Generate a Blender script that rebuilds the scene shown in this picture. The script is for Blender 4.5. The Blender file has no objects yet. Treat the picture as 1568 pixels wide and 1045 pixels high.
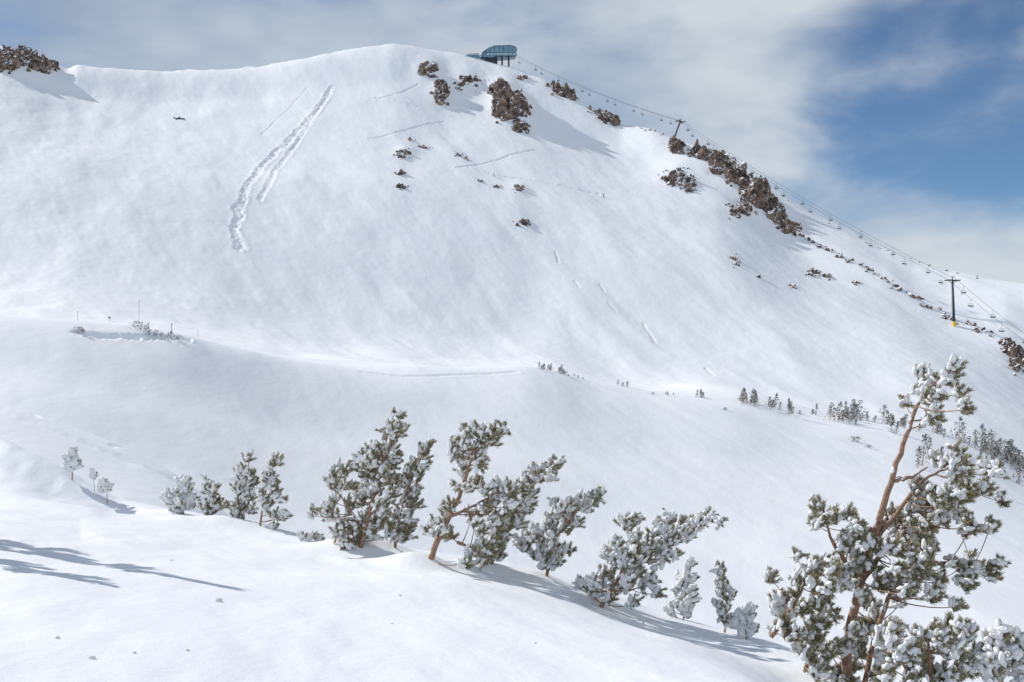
import bpy, bmesh, math, random
import numpy as np
from mathutils import Vector, Matrix
random.seed(7); rng=np.random.default_rng(11)
F=1524.0; CX=784.0; CY=522.0
scene=bpy.context.scene
COL=scene.collection
# ------------------------------------------------------------------ materials
def newmat(name):
    m=bpy.data.materials.new(name); m.use_nodes=True
    nt=m.node_tree; b=nt.nodes['Principled BSDF']
    return m,nt,b
def N(nt,t,**k):
    n=nt.nodes.new(t)
    for a,v in k.items(): setattr(n,a,v)
    return n
def ramp(nt,stops):
    r=N(nt,'ShaderNodeValToRGB'); e=r.color_ramp.elements
    while len(e)<len(stops): e.new(0.5)
    for i,(p,c) in enumerate(stops):
        e[i].position=p; e[i].color=(c[0],c[1],c[2],1)
    return r
def noise(nt,vec,scale,detail=4,rough=.55):
    n=N(nt,'ShaderNodeTexNoise'); n.inputs['Scale'].default_value=scale
    n.inputs['Detail'].default_value=detail; n.inputs['Roughness'].default_value=rough
    nt.links.new(vec,n.inputs['Vector']); return n
def simple(name,col,rough=.6,metal=0,var=.15,scale=3):
    m,nt,b=newmat(name)
    g=N(nt,'ShaderNodeNewGeometry'); n=noise(nt,g.outputs['Position'],scale,2)
    r=ramp(nt,[(.3,[c*(1-var) for c in col]),(.7,[min(1,c*(1+var)) for c in col])])
    nt.links.new(n.outputs['Fac'],r.inputs['Fac']); nt.links.new(r.outputs['Color'],b.inputs['Base Color'])
    b.inputs['Roughness'].default_value=rough; b.inputs['Metallic'].default_value=metal
    return m
def snow_mat():
    m,nt,b=newmat('snow'); g=N(nt,'ShaderNodeNewGeometry'); P=g.outputs['Position']
    n0=noise(nt,P,.05,2); r=ramp(nt,[(.35,(.87,.887,.91)),(.65,(.905,.913,.922))])
    nt.links.new(n0.outputs['Fac'],r.inputs['Fac']); nt.links.new(r.outputs['Color'],b.inputs['Base Color'])
    b.inputs['Roughness'].default_value=.75; b.inputs['Specular IOR Level'].default_value=.2
    mp=N(nt,'ShaderNodeMapping'); mp.inputs['Scale'].default_value=(1,.4,1); mp.inputs['Rotation'].default_value=(0,0,.5)
    nt.links.new(P,mp.inputs['Vector'])
    n1=noise(nt,mp.outputs['Vector'],.6,4,.55); n2=noise(nt,P,9,3,.65)
    b1=N(nt,'ShaderNodeBump'); b1.inputs['Distance'].default_value=.15; b1.inputs['Strength'].default_value=.55
    b2=N(nt,'ShaderNodeBump'); b2.inputs['Distance'].default_value=.014; b2.inputs['Strength'].default_value=.6
    nt.links.new(n1.outputs['Fac'],b1.inputs['Height']); nt.links.new(n2.outputs['Fac'],b2.inputs['Height'])
    nt.links.new(b1.outputs['Normal'],b2.inputs['Normal']); nt.links.new(b2.outputs['Normal'],b.inputs['Normal'])
    return m
M_SNOW=snow_mat()
def tsnow():
    m,nt,b=newmat('rime_snow'); g=N(nt,'ShaderNodeNewGeometry')
    n=noise(nt,g.outputs['Position'],24,3,.65); r=ramp(nt,[(.3,(.72,.73,.74)),(.55,(.88,.885,.89))])
    nt.links.new(n.outputs['Fac'],r.inputs['Fac']); nt.links.new(r.outputs['Color'],b.inputs['Base Color'])
    b.inputs['Roughness'].default_value=.8
    bp=N(nt,'ShaderNodeBump'); bp.inputs['Distance'].default_value=.04; nt.links.new(n.outputs['Fac'],bp.inputs['Height'])
    nt.links.new(bp.outputs['Normal'],b.inputs['Normal']); return m
M_TS=tsnow()
def needle():
    m,nt,b=newmat('pine_needles'); g=N(nt,'ShaderNodeNewGeometry')
    r=ramp(nt,[(0,(.12,.115,.045)),(.16,(.21,.19,.08)),(.38,(.33,.285,.135)),(.60,(.44,.38,.22)),(.79,(.60,.57,.47)),(.90,(.80,.80,.78))])
    r.color_ramp.interpolation='CONSTANT'
    nt.links.new(g.outputs['Random Per Island'],r.inputs['Fac']); nt.links.new(r.outputs['Color'],b.inputs['Base Color'])
    b.inputs['Roughness'].default_value=.55; return m
M_NEED=needle()
def needle_far():
    m,nt,b=newmat('distant_foliage'); g=N(nt,'ShaderNodeNewGeometry')
    r=ramp(nt,[(0,(.06,.065,.055)),(.3,(.11,.11,.09)),(.62,(.19,.19,.17)),(.76,(.5,.51,.52)),(.86,(.8,.81,.83))])
    r.color_ramp.interpolation='CONSTANT'
    nt.links.new(g.outputs['Random Per Island'],r.inputs['Fac']); nt.links.new(r.outputs['Color'],b.inputs['Base Color'])
    b.inputs['Roughness'].default_value=.8; return m
M_FAR=needle_far()
M_BARK=simple('bark',(.29,.175,.12),.85,0,.4,18)
def rockmat():
    m,nt,b=newmat('snowy_rock'); g=N(nt,'ShaderNodeNewGeometry'); P=g.outputs['Position']
    n=noise(nt,P,.28,5,.65); r=ramp(nt,[(.38,(.045,.035,.03)),(.47,(.12,.085,.065)),(.56,(.23,.155,.11)),(.70,(.33,.26,.20))])
    nt.links.new(n.outputs['Fac'],r.inputs['Fac'])
    sx=N(nt,'ShaderNodeSeparateXYZ'); nt.links.new(g.outputs['Normal'],sx.inputs[0])
    n2=noise(nt,P,.4,4,.7)
    a=N(nt,'ShaderNodeMath',operation='MULTIPLY_ADD'); a.inputs[1].default_value=2.0
    nt.links.new(n2.outputs['Fac'],a.inputs[0]); nt.links.new(sx.outputs['Z'],a.inputs[2])
    mr=N(nt,'ShaderNodeMapRange'); mr.inputs['From Min'].default_value=1.50; mr.inputs['From Max'].default_value=1.60
    nt.links.new(a.outputs[0],mr.inputs['Value'])
    mx=N(nt,'ShaderNodeMix',data_type='RGBA'); nt.links.new(mr.outputs[0],mx.inputs['Factor'])
    nt.links.new(r.outputs['Color'],mx.inputs['A']); mx.inputs['B'].default_value=(.85,.86,.88,1)
    nt.links.new(mx.outputs['Result'],b.inputs['Base Color']); b.inputs['Roughness'].default_value=.9
    bp=N(nt,'ShaderNodeBump'); bp.inputs['Distance'].default_value=.6; nt.links.new(n.outputs['Fac'],bp.inputs['Height'])
    nt.links.new(bp.outputs['Normal'],b.inputs['Normal']); return m
M_ROCK=rockmat()
M_STEEL=simple('galvanised_steel',(.16,.17,.185),.5,.2)
M_DARK=simple('dark_paint',(.03,.035,.04),.6)
M_TEAL=simple('teal_roof_panels',(.15,.28,.35),.4,.1,.2,.3)
M_TEALD=simple('teal_wall',(.05,.11,.145),.5,0,.2,.3)
M_GLASS=simple('window_glass',(.30,.44,.50),.15,0,.3,.5)
M_YEL=simple('yellow_pad',(.75,.5,.05),.7)
M_JACK=simple('ski_jacket',(.03,.03,.04),.8)
M_SKIN=simple('face_skin',(.5,.33,.25),.6)
M_RED=simple('red_paint',(.45,.05,.04),.6)
# ------------------------------------------------------------------ noise
TAB=rng.random((256,256))*2-1
def vn(x,y,s=0):
    x=x+s*17.3; y=y+s*31.7
    xi=np.floor(x).astype(np.int64); yi=np.floor(y).astype(np.int64)
    fx=x-xi; fy=y-yi
    fx=fx*fx*fx*(fx*(fx*6-15)+10); fy=fy*fy*fy*(fy*(fy*6-15)+10)
    a=TAB[xi&255,yi&255]; b=TAB[(xi+1)&255,yi&255]; c=TAB[xi&255,(yi+1)&255]; d=TAB[(xi+1)&255,(yi+1)&255]
    return (a*(1-fx)+b*fx)*(1-fy)+(c*(1-fx)+d*fx)*fy
def fbm(x,y,o=3,s=0):
    r=0;a=1;t=0
    for i in range(o):
        r=r+a*vn(x,y,s+i); t+=a; a*=.5
        x,y=(x*1.6-y*1.2),(x*1.2+y*1.6)
    return r/t
def sm(a,b,x):
    t=np.clip((x-a)/(b-a),0,1); return t*t*(3-2*t)
# ------------------------------------------------------------------ terrain control curves (column azimuth -> height profile)
PX=np.arange(-2000,3601,2.0)
U=(PX-CX)/F
def gs(y,sig):
    k=int(sig*3/2)+1; w=np.exp(-.5*(np.arange(-k,k+1)*2/sig)**2); w/=w.sum()
    return np.convolve(np.pad(y,k,mode='edge'),w,'valid')
def cv(d,sig=8):
    xs=sorted(d); return gs(np.interp(PX,xs,[d[x] for x in xs]),sig)
def zz(ypx,dep): return (CY-ypx)/F*dep
PA,PB,PC=-1.7,-.117,-.146
def plane(X,Y): return PA+PB*X+PC*Y
Ay=cv({-2000:560,-600:600,0:666,60:698,120:733,175:766,250:780,330:795,450:820,550:835,650:850,760:862,850:882,950:914,1000:932,1100:960,1200:987,1250:1010,1300:1045,1400:1110,1568:1200,2500:1400},14)
Ad=cv({-2000:45,0:30,180:28.5,450:26,650:23.5,850:22.5,1040:21.5,1200:18.5,1300:15.5,1568:12.5,2500:11},60)
A8=cv({-2000:650,-600:700,0:765,300:822,500:850,650:869,760:890,850:914,950:950,1040:975,1200:1042,1300:1110,1568:1250,2500:1500},50)
My=cv({-2000:480,-300:540,0:620,100:655,200:695,280:732,350:790,500:900,800:1000,1200:1070,1568:1120,2500:1300},28)
Md=np.full_like(PX,62.)
Ny=cv({-2000:520,0:655,280:765,500:860,800:945,1200:1010,1568:1050,2500:1300},90)
Nd=np.full_like(PX,95.)
By=cv({-2000:450,-800:470,0:484,100:492,200:500,275:512,330:528,440:548,560:560,700:562,810:560,860:570,900:583,1000:598,1130:610,1220:630,1300:640,1400:652,1460:668,1520:692,1568:715,1800:800,2500:950},16)
Bd=cv({-2000:150,0:150,300:165,500:190,800:220,1130:248,1400:262,1568:255,2500:230},90)
Sy=cv({-2000:40,-800:30,-100:50,0:72,40:80,80:95,103:108,118:101,150:107,200:113,250:116,300:109,400:101,450:92,500:84,560:75,600:71,650:77,700:86,740:94,780:101,830:120,880:150,950:192,1000:203,1030:218,1080:234,1110:254,1140:282,1180:325,1225:362,1280:388,1350:425,1400:455,1450:483,1500:505,1540:520,1568:540,1700:620,2500:850},4)
Sd=cv({-2000:560,0:620,300:640,760:640,900:592,1000:560,1100:520,1225:480,1350:440,1450:412,1568:390,2500:330},80)
Dy=cv({-2000:200,-100:150,400:180,760:180,1000:260,1100:285,1140:274,1180:288,1240:320,1300:352,1345:378,1400:400,1450:414,1568:432,2000:470,3000:480},4)
zA=zz(Ay,Ad); zM=zz(My,Md); zN=zz(Ny,Nd); zB=zz(By,Bd); zS=zz(Sy,Sd)
zBs=gs(zB,70); zSs=gs(zS,80); zSm=gs(zS,22)
d1=.5*Ad; z1=plane(U*d1,d1)
d2=.8*Ad; z2=zz(A8,d2)
dA2=Ad+6; zA2=gs(zA,40)-2.4-1.3*sm(200,500,PX)
bm_=.5*(Nd+Bd); zbm=zN+(zBs-zN)*.40
dC1=Bd+.10*(Sd-Bd); zC1=zB-.0046*dC1-1.0
dC2=Bd+.24*(Sd-Bd); zC2=np.maximum(zz(gs(By,50)-14,dC2),-60)
dC3=Bd+.62*(Sd-Bd); zC3=zC2+.43*(zSs-zC2)
dC4=Bd+.88*(Sd-Bd); zC4=zC2+.80*(zSm-zC2)
dS2=Sd+25; zS2=zS-9
dD=Sd*1.35; zD=zz(Dy,dD)
KD=np.stack([0*PX,d1,d2,Ad,dA2,Md,Nd,bm_,Bd,dC1,dC2,dC3,dC4,Sd,dS2,dD,dD+60,dD*0+1800,dD*0+5000],1)
KZ=np.stack([0*PX+PA,z1,z2,zA,zA2,zM,zN,zbm,zB,zC1,zC2,zC3,zC4,zS,zS2,zD,zD-25,zD*0-60,zD*0-150],1)
MOUNDS=[] # x,y,radius x,radius y,h
def fbase(X,Y):
    X=np.atleast_1d(X).astype(float); Y=np.atleast_1d(Y).astype(float)
    out=np.empty_like(X)
    for s in range(0,len(X),60000):
        x=X[s:s+60000]; y=Y[s:s+60000]; yy=np.maximum(y,5.)
        t=(np.clip(x/yy,-1.8,1.8)*F+CX-PX[0])/2.; i=np.clip(t.astype(int),0,len(PX)-2); f=(t-i)[:,None]
        D=KD[i]*(1-f)+KD[i+1]*f; Z=KZ[i]*(1-f)+KZ[i+1]*f
        h=np.diff(D,axis=1); dl=np.diff(Z,axis=1)/h
        m=np.zeros_like(D); w1=2*h[:,1:]+h[:,:-1]; w2=h[:,1:]+2*h[:,:-1]
        ok=dl[:,1:]*dl[:,:-1]>0
        with np.errstate(divide='ignore',invalid='ignore'):
            hm=(w1+w2)/(w1/dl[:,:-1]+w2/dl[:,1:])
        m[:,1:-1]=np.where(ok,hm,0); m[:,0]=dl[:,0]; m[:,-1]=dl[:,-1]
        k=np.clip((D<=yy[:,None]).sum(1)-1,0,D.shape[1]-2); r=np.arange(len(x))
        hh=h[r,k]; tt=np.clip((yy-D[r,k])/hh,0,1)
        z=(2*tt**3-3*tt**2+1)*Z[r,k]+(tt**3-2*tt**2+tt)*hh*m[r,k]+(-2*tt**3+3*tt**2)*Z[r,k+1]+(tt**3-tt**2)*hh*m[r,k+1]
        w=sm(6,9.5,y); out[s:s+60000]=plane(x,y)*(1-w)+z*w
    return out
def Bdep(X,Y):
    return np.interp(np.clip(X/np.maximum(Y,5),-1.8,1.8)*F+CX,PX,Bd)
def fnoise(X,Y):
    bd=Bdep(X,Y); ax=np.clip(X/np.maximum(Y,5),-1.8,1.8)*F+CX; sdp=np.interp(ax,PX,Sd)
    wn=1-sm(30,50,Y); wm=sm(45,90,Y)*(1-sm(bd*1.0,bd*1.15,Y)); wf=sm(1,1.2,Y/np.maximum(bd,1))
    z=wn*(.12*fbm(X/5,Y/5,2,3)+.045*fbm((X+Y*.4)/1.1,(Y)/2.2,3,9))
    z=z+wm*(.65*fbm(X/26,Y/26,2,21)+.10*fbm((X+Y*.5)/4,(Y-X*.5)/9,2,27))
    z=z+wf*(2.2*fbm(X/62,Y/90,2,33)+1.05*fbm((X+.5*Y)/22,(Y-.5*X)/50,2,37)+.36*fbm((X*.9+Y*.5)/7,(Y-.4*X)/18,3,51)+.05*fbm(X/2.5,Y/2.5,2,57))
    z=z+1.5*np.abs(fbm(X/5,Y/9,3,61))*np.exp(-((Y-sdp)/10)**2)*(1-sm(480,620,ax))*sm(95,125,ax)
    for (mx,my,sx,sy,h) in MOUNDS:
        sel=(np.abs(X-mx)<3.5*sx)&(np.abs(Y-my)<3.5*sy)
        if sel.any(): z=z+np.where(sel,h*np.exp(-.5*(((X-mx)/sx)**2+((Y-my)/sy)**2)),0)
    return z
def ffull(X,Y):
    X=np.atleast_1d(X).astype(float); Y=np.atleast_1d(Y).astype(float)
    return fbase(X,Y)+fnoise(X,Y)
YS=np.concatenate([np.linspace(6,35,300),np.linspace(35.2,1400,1800)])
def hit(x,y,full=False,ymin=0):
    u=(x-CX)/F; v=(CY-y)/F
    z=(ffull if full else fbase)(u*YS,YS)
    k=np.nonzero((YS*v<=z)&(YS>ymin))[0]
    if len(k)==0: return None
    k=k[0]; 
    if k==0: return np.array([u*YS[0],YS[0],z[0]])
    a=YS[k-1]*v-z[k-1]; b=z[k]-YS[k]*v; t=a/(a+b+1e-9); Y=YS[k-1]+t*(YS[k]-YS[k-1])
    Z=float(ffull(u*Y,Y)[0]); return np.array([u*Y,Y,Z])
def at(x,Y):
    u=(x-CX)/F; return np.array([u*Y,Y,float(ffull(u*Y,Y)[0])])
for (x,y,r,h) in [(768,150,7,4),(783,174,8,6),(676,146,5,3.5),(655,120,6,3),(715,130,7,3),(1160,305,7,3),(1040,275,8,2.5),(618,236,4,1.5),(796,293,3,1)]:
    p=hit(x,y)
    if p is not None: MOUNDS.append((p[0],p[1]+r*.6,r,r*1.6,h))
for (x,y,r,h) in [(525,846,.5,.2),(628,866,.5,.16),(350,806,.6,.25),(1160,1000,.6,.15),(1290,1060,1.0,.15)]:
    p=hit(x,y)
    if p is not None and p[1]<40: MOUNDS.append((p[0],p[1],r*1.5,r,h))
for (x,dep) in [(550,21.3),(655,19.0),(748,20.3),(835,20.4),(912,19.2),(603,21.6)]:   # drifts banked round the stems
    u=(x-CX)/F; MOUNDS.append((u*dep-.15,dep+.1,.42,.35,.16))
# ------------------------------------------------------------------ tracks
def poly(pts): 
    o=[]
    for (x,y) in pts:
        p=hit(x,y)
        if p is not None: o.append(p[:2])
    return np.array(o)
TR=[] # (poly, halfwidth, depth, rough, rim)
TR.append((poly([(508,135),(480,172),(455,202),(425,228),(400,255),(382,283),(367,318),(360,350),(367,384)]),1.7,.4,1.4,.4))
TR.append((poly([(498,150),(472,190),(450,220),(436,240),(420,262),(409,285),(401,304)]),1.2,.3,1.2,.4))
TR.append((poly([(470,135),(430,175),(402,203)]),.5,.28,.4,.3))
for p in [[(565,208),(600,203),(640,190),(682,181)],[(578,152),(610,144),(640,133)],[(575,148),(640,163)],[(700,258),(770,242),(820,230)],
          [(715,256),(757,268),(820,281),(870,292),(926,302)]]:
    TR.append((poly(p),.65,.42,.8,.3))
for p in [[(850,385),(855,402)],[(880,430),(887,440)],[(918,436),(926,446)],[(932,465),(944,477)],[(985,492),(1002,522)],[(1080,560),(1092,572)]]:
    TR.append((poly(p),.5,.28,.3,.2))
TR.append((poly([(130,509),(160,512),(190,512),(212,514)]),1.1,.75,.5,0))
TR.append((poly([(222,515),(250,517),(284,522)]),1.0,.7,.6,0))
TR.append((poly([(555,566),(620,573),(700,573),(790,568)]),.8,.2,.4,.3))
TR.append((poly([(-60,608),(60,652),(160,690),(275,738)]),.8,.22,.3,.15))
TR.append((poly([(-60,600),(60,641),(170,684),(285,737)]),.25,.1,.1,.05))
TR.append((poly([(-80,672),(0,697),(60,722),(110,746),(150,766)]),1.1,.38,.15,0))
def tracks(X,Y,Z):
    for (P,hw,dep,ro,rim) in TR:
        if len(P)<2: continue
        R=hw*4
        sel=np.nonzero((X>P[:,0].min()-R)&(X<P[:,0].max()+R)&(Y>P[:,1].min()-R)&(Y<P[:,1].max()+R))[0]
        if len(sel)==0: continue
        x=X[sel]; y=Y[sel]; d=np.full(len(sel),1e9)
        x2=x+.9*fbm(x/9,y/9,2,71)*hw; y2=y+1.6*fbm(x/9,y/9,2,77)*hw
        for a,b in zip(P[:-1],P[1:]):
            ab=b-a; t=np.clip(((x2-a[0])*ab[0]+(y2-a[1])*ab[1])/(ab@ab+1e-9),0,1)
            d=np.minimum(d,np.hypot(x2-a[0]-t*ab[0],y2-a[1]-t*ab[1]))
        q=d/hw
        dz=-dep*np.exp(-q**4)+rim*dep*np.exp(-((q-1.6)/.45)**2)+ro*dep*fbm(x/(hw*.7),y/(hw*.7),2,83)*np.exp(-(q/1.7)**4)
        Z[sel]+=dz
# ------------------------------------------------------------------ terrain mesh
rows=np.concatenate([np.linspace(-60,1.5,20),np.geomspace(2,35,330),np.linspace(35.6,90,55),np.linspace(90.7,300,330),np.linspace(300.8,680,470),np.geomspace(684,5000,90)])
un=np.linspace(-.56,.56,1020)
wide=np.concatenate([np.geomspace(.562,3.2,70)])
us=np.concatenate([-wide[::-1],un,wide])
RY,CU=np.meshgrid(rows,us,indexing='ij')
off=12*np.exp(-np.maximum(RY,0)/60)
X=(CU*(np.maximum(RY,0)+off)).ravel(); Y=RY.ravel().copy()
Z=fbase(X,Y)+fnoise(X,Y); tracks(X,Y,Z)
nr,nc=len(rows),len(us)
idx=np.arange(nr*nc).reshape(nr,nc)
q=np.stack([idx[:-1,:-1],idx[:-1,1:],idx[1:,1:],idx[1:,:-1]],-1).reshape(-1,4)
def mesh_from(name,co,faces,n,mats,matidx=None,smooth=True):
    me=bpy.data.meshes.new(name); me.vertices.add(len(co)); me.vertices.foreach_set('co',np.ascontiguousarray(co,dtype=np.float32).ravel())
    me.loops.add(len(faces)*n); me.loops.foreach_set('vertex_index',np.ascontiguousarray(faces,dtype=np.int32).ravel())
    me.polygons.add(len(faces)); me.polygons.foreach_set('loop_start',(np.arange(len(faces))*n).astype(np.int32))
    if matidx is not None: me.polygons.foreach_set('material_index',np.asarray(matidx,dtype=np.int32))
    sm_=np.full(len(faces),bool(smooth)) if np.isscalar(smooth) else smooth
    me.polygons.foreach_set('use_smooth',sm_)
    for m in mats: me.materials.append(m)
    me.update(calc_edges=True)
    return me
def addobj(name,me,loc=(0,0,0),parent=None):
    o=bpy.data.objects.new(name,me); COL.objects.link(o); o.location=loc
    if parent: o.parent=parent
    return o
addobj('snow_terrain',mesh_from('snow_terrain',np.stack([X,Y,Z],1),q,4,[M_SNOW]))
# ------------------------------------------------------------------ accumulators
def ico(sub):
    bm=bmesh.new(); bmesh.ops.create_icosphere(bm,subdivisions=sub,radius=1)
    v=np.array([x.co[:] for x in bm.verts]); f=np.array([[x.index for x in t.verts] for t in bm.faces]); bm.free(); return v,f
ICO1=ico(1); ICO2=ico(2); ICO3=ico(3); ICO4=ico(4)
class Acc:
    def __init__(s): s.v=[];s.f=[];s.m=[];s.n=0
    def add(s,v,f,m):
        s.v.append(v); s.f.append(f+s.n); s.m.append(np.full(len(f),m)); s.n+=len(v)
    def build(s,name,mats,smooth_mats=(),loc=(0,0,0)):
        v=np.concatenate(s.v); f=np.concatenate(s.f); m=np.concatenate(s.m)
        return addobj(name,mesh_from(name,v,f,3,mats,m,np.isin(m,smooth_mats)),loc)
def nrm(v): return v/(np.linalg.norm(v)+1e-9)
def tube(acc,pts,r,mat,sides=6):
    pts=np.asarray(pts,float); n=len(pts); r=np.broadcast_to(np.asarray(r,float),(n,))
    T=np.empty_like(pts); T[1:-1]=pts[2:]-pts[:-2]; T[0]=pts[1]-pts[0]; T[-1]=pts[-1]-pts[-2]
    T/=np.linalg.norm(T,axis=1)[:,None]+1e-9
    A=np.cross(T,[.3,.9,.2]); A/=np.linalg.norm(A,axis=1)[:,None]+1e-9; B=np.cross(T,A)
    th=np.arange(sides)*2*np.pi/sides
    v=(pts[:,None]+r[:,None,None]*(np.cos(th)[None,:,None]*A[:,None]+np.sin(th)[None,:,None]*B[:,None])).reshape(-1,3)
    v=np.concatenate([v,pts[-1:],pts[:1]])
    i=np.arange(n-1)[:,None]*sides; k=np.arange(sides)[None]; k2=(k+1)%sides
    a=(i+k).ravel(); b=(i+k2).ravel(); c=a+sides; d=b+sides
    k=np.arange(sides); k2=(k+1)%sides; e=(n-1)*sides
    f=np.concatenate([np.stack([a,b,d],1),np.stack([a,d,c],1),np.stack([e+k,e+k2,0*k+n*sides],1),np.stack([k2,k,0*k+n*sides+1],1)])
    acc.add(v,f,mat)
def boxa(acc,c,s,mat,R=None):
    v=np.array([[x,y,z] for x in(-.5,.5) for y in(-.5,.5) for z in(-.5,.5)])*np.array(s)
    if R is not None: v=v@np.array(R).T
    f=np.array([[0,1,3],[0,3,2],[4,6,7],[4,7,5],[0,4,5],[0,5,1],[2,3,7],[2,7,6],[0,2,6],[0,6,4],[1,5,7],[1,7,3]])
    acc.add(v+np.array(c),f,mat)
def randrot():
    qv=nrm(rng.normal(size=4)); w,x,y,z=qv
    return np.array([[1-2*(y*y+z*z),2*(x*y-z*w),2*(x*z+y*w)],[2*(x*y+z*w),1-2*(x*x+z*z),2*(y*z-x*w)],[2*(x*z-y*w),2*(y*z+x*w),1-2*(x*x+y*y)]])
BL=[]
for k in range(10):
    v,f=ICO2; d=np.ones(len(v))
    for j in range(9):
        w=nrm(rng.normal(size=3)); d+=.4*np.clip(v@w-.45,0,1)*rng.uniform(-1.2,1.9)
    d+=.09*np.sin(v[:,0]*5+k)*np.cos(v[:,1]*6+2*k)+.08*rng.normal(size=len(v))
    BL.append(v*d[:,None])
def blob(acc,c,r,axis,mat=2,el=1.5):
    a=nrm(axis); b=nrm(np.cross(a,rng.normal(size=3))); c2=np.cross(a,b)
    v=BL[rng.integers(10)]@randrot().T
    v=v[:,0:1]*a*el+v[:,1:2]*b+v[:,2:3]*c2*.85
    acc.add(c+v*r,ICO2[1],mat)
def tuft(acc,p,d,L,nn,nl,nw):
    d=nrm(d); t=rng.uniform(.02,1,nn); base=p+d*(L*t)[:,None]
    pr=rng.normal(size=(nn,3)); pr-=(pr@d)[:,None]*d; pr/=np.linalg.norm(pr,axis=1)[:,None]
    a=np.radians(rng.uniform(18,62,nn))*(1.15-.5*t)
    nd=d*np.cos(a)[:,None]+pr*np.sin(a)[:,None]; nd[:,2]+=.12; nd/=np.linalg.norm(nd,axis=1)[:,None]
    sd=np.cross(nd,rng.normal(size=(nn,3))); sd/=np.linalg.norm(sd,axis=1)[:,None]
    l=nl*rng.uniform(.7,1.15,nn)
    mid=base+nd*(l*.55)[:,None]
    v=np.stack([base-sd*nw*.3,base+sd*nw*.3,mid+sd*nw*.55,mid-sd*nw*.55,base+nd*l[:,None]],1).reshape(-1,3)
    o=(np.arange(nn)*5)[:,None]
    f=np.concatenate([o+np.array([[0,1,2]]),o+np.array([[0,2,3]]),o+np.array([[3,2,4]])])
    acc.add(v,f,1)
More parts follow.
